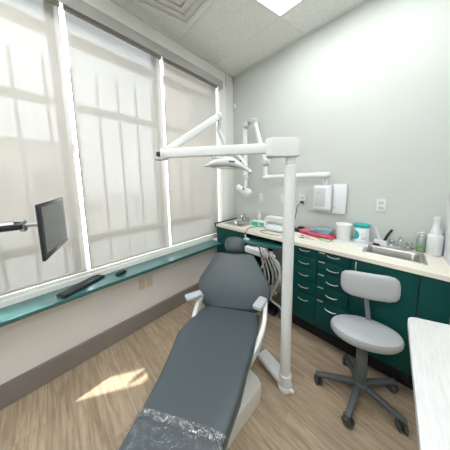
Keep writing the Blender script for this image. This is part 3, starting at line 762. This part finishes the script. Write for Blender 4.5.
# papers and pouches
t = T('pink_folder', (-.56, 1.87, CT1), 'flat pink folder lying on the worktop left of the white tub', 'folder')
for k, (dx, a) in enumerate(((0, -6), (.012, -2), (-.01, -9))):
    t.part('sheet', box(B(), -.155, .155, -.075, .075, .0005 + .012 * k, .011 + .012 * k, .003, mtx=Matrix.Translation((-.535 + dx, 1.88, CT1)) @ Matrix.Rotation(radians(a - 12), 4, 'Z')), 'pink')
t = T('instrument_pouches', (-.53, 1.885, CT1 + .0368), 'blue grey sterilising pouches piled on the pink folder', 'pouches')
for k in range(4):
    t.part('pouch', box(B(), -.105 + .01 * k, .105 - .012 * k, -.055, .060, .0, .010, .003, mtx=Matrix.Translation((-.515 + .012 * k, 1.90, CT1 + .0370 + .0105 * k)) @ Matrix.Rotation(radians(-14 + 9 * k), 4, 'Z')), ['bluegrey', 'pale', 'bluegrey', 'bluegrey'][k] if k != 1 else 'bluegrey')
t = T('green_packet', (-.44, 1.775, CT1), 'small pale green and blue packet in front of the pink folder', 'packet')
m3 = Matrix.Translation((-.43, 1.757, CT1)) @ Matrix.Rotation(radians(-15), 4, 'Z')
t.part('packet', box(B(), -.045, .045, -.026, .022, .0005, .014, .004, mtx=m3), 'pale'); t.part('packet_top', box(B(), -.045, .045, .0225, .034, .0005, .016, .004, mtx=m3), 'bluegrey')
for (a, b), lab, m in ((((-.655, 1.70), (-.50, 1.705)), 'thin pen with a dark grip near the worktop edge', 'wgrey'), (((-.66, 1.775), (-.56, 1.745)), 'silver pen lying nearer the pink folder', 'silver')):
    t = T('pen', (*a, CT1), lab, 'pen')
    t.part('barrel', rodcap(B(), (*a, CT1 + .0045), (*b, CT1 + .0045), .0038, 10), m)
    d_ = (V(b) - V(a)); p_ = V(a) + d_ * .15; q_ = V(a) + d_ * .38
    t.part('grip', cyl(B(), (*p_, CT1 + .0048), (*q_, CT1 + .0048), .0046, seg=10), 'black')
# frosted tray with tubs
t = T('serving_tray', (-.25, 1.865, CT1), 'clear shallow tray under the white tub and the wipes tub', 'tray')
t.part('plate', prism(B(), rrect(-.375, -.125, 1.80, 1.987, .02), CT1 + .0005, CT1 + .006, .001), 'tray')
zt = CT1 + .0065
t = T('white_tub', (-.308, 1.868, zt), 'plain white round tub with lid, left of the wipes tub', 'tub')
t.part('body', lathe(B(), (-.308, 1.868, zt), [(.050, 0), (.053, .004), (.057, .130), (.057, .133)]), 'wplast')
t.part('lid', lathe(B(), (-.308, 1.868, zt), [(.060, .1335), (.061, .136), (.061, .153), (.058, .157), (.053, .156)]), 'wplast')
t = T('wipes_tub', (-.183, 1.93, zt), 'white wipes tub with a bright teal lid and teal print', 'tub')
cw = V((-.183, 1.93, zt))
t.part('body', lathe(B(), cw, [(.051, 0), (.055, .004), (.055, .130), (.053, .133)], 40), 'wplast')
t.part('lid', lathe(B(), cw, [(.057, .1335), (.058, .136), (.058, .155), (.054, .160), (.048, .159)]), 'tealp')
def wrap(c, r, a0, a1, zfun, n=16):
    bm = B(); prev = None
    for i in range(n + 1):
        a = a0 + (a1 - a0) * i / n; lo, hi = zfun(i / n); p = [c + V((r * cos(a), r * sin(a), lo)), c + V((r * cos(a), r * sin(a), hi))]
        cur = ring(bm, p)
        if prev: bm.faces.new((prev[0], cur[0], cur[1], prev[1]))
        prev = cur
    return bm
t.part('print', wrap(cw, .0556, radians(215), radians(262), lambda s: (.066 - .04 * math.sqrt(max(0, 1 - s * s)) - .002, .066 + .04 * math.sqrt(max(0, 1 - s * s)) + .002)), 'tealp')
for zz, a0, a1 in ((.085, 275, 312), (.072, 272, 300), (.05, 275, 318), (.035, 275, 305)):
    t.part('print_line', wrap(cw, .0556, radians(a0), radians(a1), lambda s: (zz - .003, zz + .003), 8), 'mint' if zz < .06 else 'wgrey')
# instrument holder by the sink
t = T('instrument_holder', (-.035, 1.94, CT1), 'white holder with one black and one white handle behind the sink', 'holder')
t.part('block', box(B(), -.095, -.012, 1.925, 1.975, CT1 + .0005, CT1 + .045, .006), 'wplast')
t.part('clip', box(B(), -.10, -.055, 1.908, 1.924, CT1 + .002, CT1 + .018, .003), 'bezel')
t.part('white_handle', tube(B(), [(-.058, 1.95, CT1 + .04), (-.078, 1.95, CT1 + .10), (-.094, 1.95, CT1 + .155)], lambda s: .010 - .004 * s, 10, 4), 'wplast')
t.part('black_handle', tube(B(), [(-.03, 1.95, CT1 + .04), (-.015, 1.95, CT1 + .085), (.012, 1.95, CT1 + .145)], lambda s: .011 - .003 * s, 10, 4), 'black')
pump_bottle(.176, 1.955, CT1, .026, .155, 'clear pump soap bottle with green label beside the sink', 'clear', 'wplast', 'soap_bottle', 'green')
t = T('soap_dish', (.115, 1.945, CT1), 'small clear dish between the faucet and the soap bottle', 'dish')
t.part('dish', lathe(B(), (.137, 1.972, CT1), [(.006, .0005), (.008, .003), (.010, .016), (.009, .016), (.006, .005)], 20), 'clear')
# spray bottle
sx, sy = .240, 1.946
t = T('spray_bottle', (sx, sy, CT1), 'tall white spray bottle with grey measurement marks against the wing wall', 'spray bottle')
t.part('body', lathe(B(), (sx, sy, CT1), [(.036, .0005), (.040, .006), (.040, .130), (.039, .142), (.034, .150), (.027, .156), (.027, .175), (.022, .19), (.0175, .215), (.015, .238)], 32), 'wplast')
t.part('collar', lathe(B(), (sx, sy, CT1), [(.0165, .236), (.0165, .252), (.013, .255)], 20), 'wplast')
t.part('spray_head', box(B(), sx - .016, sx + .013, sy - .012, sy + .010, CT1 + .2555, CT1 + .285, .005), 'wplast')
for k in range(5): t.part('gauge_mark', wrap(V((sx, sy, CT1)), .0406, radians(228), radians(262), lambda s: (.03 + .02 * k, .033 + .02 * k), 6), 'wgrey')

# ------------------------------------------------------------------ sill things
ka = V((-1.612, -.012, .661)); kd = V((-.135, .265, 0)); kl = kd.length; kd.normalize(); kw = V((kd.y, -kd.x, 0))
km = Matrix.Translation(ka + V((-.03, 0, 0))) @ Matrix((kd, -kw, Z)).transposed().to_4x4()
t = T('keyboard', ka, 'black computer keyboard lying askew on the teal window sill', 'keyboard')
t.part('case', box(B(), 0, kl, -.045, .045, .0, .014, .004, mtx=km), 'black')
for r_ in range(5):
    bm = B(); n = 14
    for k in range(n):
        w_ = (kl - .016) / n; box(bm, .008 + k * w_ + .001, .008 + (k + 1) * w_ - .001, -.038 + r_ * .0155, -.038 + r_ * .0155 + .0135, .0142, .019, mtx=km)
    t.part('key_row', bm, 'bezel', smooth=False)
t = T('computer_mouse', (-1.70, .385, .661), 'black computer mouse on the teal sill beyond the keyboard', 'mouse')
bm = B(); md = V((-.25, .97, 0)).normalized()
loft(bm, [superell(V((-1.70, .385, .661 + .013 * k)) + md * s, md.cross(Z), Z, .026 * k, .013 * k, 16, 2.4) for s, k in ((-.045, .45), (-.035, .8), (-.01, 1), (.02, .98), (.038, .75), (.046, .4))])
t.part('body', bm, 'black')
t.part('wheel', rodcap(B(), V((-1.704, .408, .686)), V((-1.698, .408, .686)), .006, 10), 'bezel')

# ------------------------------------------------------------------ monitor on wall arm
mL = V((-1.262, -.043, 1.210)); mR = V((-1.578, .062, 1.226)); md = (mR - mL); mw = md.length; md.normalize()
mz = V((0, 0, 1)); mn = md.cross(mz)
if mn.y < 0: mn = -mn
mm = Matrix.Translation((mL + mR) / 2 + V((0, 0, 0))) @ Matrix((md, mn, mz)).transposed().to_4x4()
t = T('monitor', (mL + mR) / 2 - Z * .15, 'black flat monitor on a wall arm in front of the left blind', 'monitor')
hw, hh = mw / 2, .148
bz = box(B(), -hw, hw, -.012, 0, -hh, hh, .003, mtx=mm); t.part('bezel', bz, 'bezel')
t.part('screen', box(B(), -hw + .022, hw - .022, .0, .0015, -hh + .034, hh - .018, mtx=mm), 'screen', smooth=False)
bm = B(); loft(bm, [[mm @ V((x * hw * a_, y_, z * hh * a_)) for x, z in ((-1, -1), (1, -1), (1, 1), (-1, 1))] for a_, y_ in ((.99, -.0125), (.95, -.017), (.66, -.034), (.4, -.040))])
t.part('back_shell', bm, 'black')
t.part('badge', box(B(), -.028, .028, .0002, .0015, -hh + .012, -hh + .019, mtx=mm), 'silver', smooth=False)
t.part('power_button', box(B(), hw - .055, hw - .045, .0002, .002, -hh + .012, -hh + .020, mtx=mm), 'silver', smooth=False)
bp = mm @ V((0, -.040, .005))
t.part('tilt_mount', box(B(), -.04, .04, -.055, -.040, -.03, .06, .004, mtx=mm), 'silver')
a0 = bp + V((0, -.02, .01)); a1 = a0 + V((-.04, -.07, .0)); a2 = V((-1.50, -.62, 1.235))
t.part('swivel', rodcap(B(), a1 - Z * .035, a1 + Z * .03, .016), 'silver')
t.part('arm_link', rodcap(B(), a0, a1, .012), 'silver')
t.part('arm', tube(B(), [a1, a1 + (a2 - a1) * .5, a2], .024, 14, 5), 'black', label='black monitor arm')
t.part('arm_sleeve', tube(B(), [a1 + (a2 - a1) * .06 + Z * .008, a1 + (a2 - a1) * .26 + Z * .008], .022, 14, 5), 'silver')
t.part('arm_post', rodcap(B(), V((-1.50, -.62, .662)), V((-1.50, -.62, 1.32)) , .022), 'black')
t.part('post_clamp', box(B(), -1.66, -1.47, -.66, -.58, .6605, .675, .003), 'black')

# ------------------------------------------------------------------ stool
sc = V((-.080, 1.345, 0))
t = T('stool', sc, 'pale grey wheeled task stool with low backrest on a dark five star base', 'stool')
seat_c = V((-.078, 1.392, .448))
fw = V((.42, -.907, 0)).normalized(); sd = V((.907, .42, 0)).normalized()
bm = B(); secs = []
for k, z in ((.80, -.040), (.93, -.037), (.99, -.020), (1.0, .000), (.965, .018), (.87, .027), (.6, .031), (.25, .033)):
    secs.append([seat_c + (sd * (cos(a) * .198 * k) + fw * (sin(a) * .124 * k)) + Z * z for a in [2 * pi * i / 40 for i in range(40)]])
    secs[-1] = [p for p in secs[-1]]
loft(bm, secs); t.part('seat', bm, 'stool')
t.part('seat_pan', box(B(), -.10, .10, -.08, .08, -.055, -.040, .006, mtx=Matrix.Translation(seat_c) @ Matrix((sd, -fw, Z)).transposed().to_4x4()), 'sseat_pan')
sb = V((.93, .36, 0)).normalized()
# backrest
bc = V((-.070, 1.462, .738)); up = (Z * 1 - fw * .12).normalized()
bm = B(); secs = []
for u, k in ((-.162, .42), (-.155, .68), (-.138, .87), (-.10, .98), (0, 1.0), (.10, .98), (.138, .87), (.155, .68), (.162, .42)):
    bow = -.0 - .9 * u * u
    secs.append(superell(bc + sb * u - fw * bow * -1 * 1.0 + Z * 0, up, fw, .086 * k, .022 * min(1, k + .05), 24, 3.4))
loft(bm, secs); t.part('backrest', bm, 'stool')
bl = bc - fw * .03
t.part('back_stem', tube(B(), [bl + Z * 0, bl - Z * .12 - fw * .01, V((-.070, 1.495, .47)), V((-.075, 1.47, .392)), V((-.08, 1.39, .385))], .014, 10, 6), 'sseat_pan')
t.part('gas_lift', lathe(B(), (sc.x, sc.y, 0), [(.030, .10), (.034, .11), (.034, .24), (.031, .25), (.031, .33), (.026, .34), (.026, .393)]), 'sbase')
t.part('hub', lathe(B(), (sc.x, sc.y, 0), [(.03, .07), (.045, .08), (.045, .115), (.036, .125)]), 'sbase')
t.part('height_lever', rodcap(B(), seat_c + V((.02, 0, -.055)), seat_c + sd * .13 + Z * -.06, .005), 'black')
for k, (a, R_) in enumerate(((208, .245), (263, .222), (350, .205), (48, .25), (122, .205))):
    a = radians([206, 263, 350, 50, 120][k]); d = V((cos(a), sin(a), 0)); s_ = V((-d.y, d.x, 0))
    bm = B(); loft(bm, [superell(sc + d * r + Z * z, s_, Z, w_, h_, 14, 3.5) for r, z, w_, h_ in ((.02, .097, .019, .019), (.10, .092, .018, .017), (R_ - .03, .080, .016, .014), (R_ + .012, .076, .016, .012), (R_ + .02, .075, .010, .007))])
    lg = t.part('leg', bm, 'sbase')
    cp = sc + d * R_; ca = radians([40, 80, 20, 70, 10][k]); cd = V((cos(ca), sin(ca), 0))
    t.part('caster_stem', cyl(B(), cp + Z * .045, cp + Z * .068, .008, seg=10), 'sbase', under=lg)
    bm = B()
    for q in (-1, 1): rodcap(bm, cp + cd * (.005 * q) + Z * .0305, cp + cd * (.024 * q) + Z * .0305, .030, 20)
    t.part('caster', bm, 'scaster', under=lg)

# ------------------------------------------------------------------ table at lower right
ZT = .80
def tp(u, v): return None
t = T('side_table', (.35, .3, 0), 'pale woodgrain laminate table with a rounded corner at lower right', 'table')
pts = [(.75, -.9), (.75, 1.40), (.22, 1.205), (.135, 1.172)]
for k in range(7):
    a = radians(105 + 75 * k / 6); pts.append((.127 + .04 * cos(a), 1.128 + .04 * sin(a)))
pts += [(.088, .6), (.086, -.9)]
t.part('table_top', prism(B(), pts, ZT - .03, ZT, .003), 'table')
for x_, y_ in ((.2, 1.0), (.66, 1.0), (.2, -.75), (.66, -.75)):
    t.part('leg', rodcap(B(), (x_, y_, .0), (x_, y_, ZT - .0305), .02, 16, .004), 'wgrey')

# ------------------------------------------------------------------ light and camera
w = bpy.data.worlds.new('World'); scene.world = w; w.use_nodes = True; nt = w.node_tree
bg = nt.nodes['Background']; WORLD = 5
sky = nt.nodes.new('ShaderNodeTexCoord'); sp = nt.nodes.new('ShaderNodeSeparateXYZ'); nt.links.new(sky.outputs['Generated'], sp.inputs[0])
rp = nt.nodes.new('ShaderNodeValToRGB'); rp.color_ramp.elements[0].position = .0; rp.color_ramp.elements[0].color = (.93, .94, .95, 1); rp.color_ramp.elements[1].position = .7; rp.color_ramp.elements[1].color = (.74, .85, 1, 1)
nt.links.new(sp.outputs['Z'], rp.inputs[0]); nt.links.new(rp.outputs[0], bg.inputs['Color']); bg.inputs['Strength'].default_value = WORLD
ld = bpy.data.lights.new('sun', 'SUN'); ld.energy = 8; ld.angle = radians(.8); ld.color = (1, .95, .87)
lo = bpy.data.objects.new('sun', ld); COL.objects.link(lo); lo.location = (-3, -3, 6)
lo.rotation_euler = V((.215, .355, -1)).to_track_quat('-Z', 'Y').to_euler()

cd = bpy.data.cameras.new('camera'); co = bpy.data.objects.new('camera', cd); COL.objects.link(co); scene.camera = co
a, b, c = -.775437, .10973, .01622
f = V((sin(a) * cos(b), cos(a) * cos(b), -sin(b))); r = V((cos(a), -sin(a), 0)); d = f.cross(r)
r2 = r * cos(c) + d * sin(c); d2 = -r * sin(c) + d * cos(c)
co.matrix_world = Matrix.Translation((0, 0, 1.45)) @ Matrix((r2, -d2, -f)).transposed().to_4x4()
cd.sensor_fit = 'HORIZONTAL'; cd.sensor_width = 36; cd.lens = 36 * 172.18 / 450
cd.shift_x = -(225.2 - 225) / 450; cd.shift_y = -(225 - 202.0) / 450
cd.clip_start = .01; cd.clip_end = 200
scene.view_settings.view_transform = 'Standard'; scene.view_settings.look = 'None'
scene.view_settings.gamma = 1; scene.view_settings.use_curve_mapping = False
scene.view_settings.exposure = 0.36
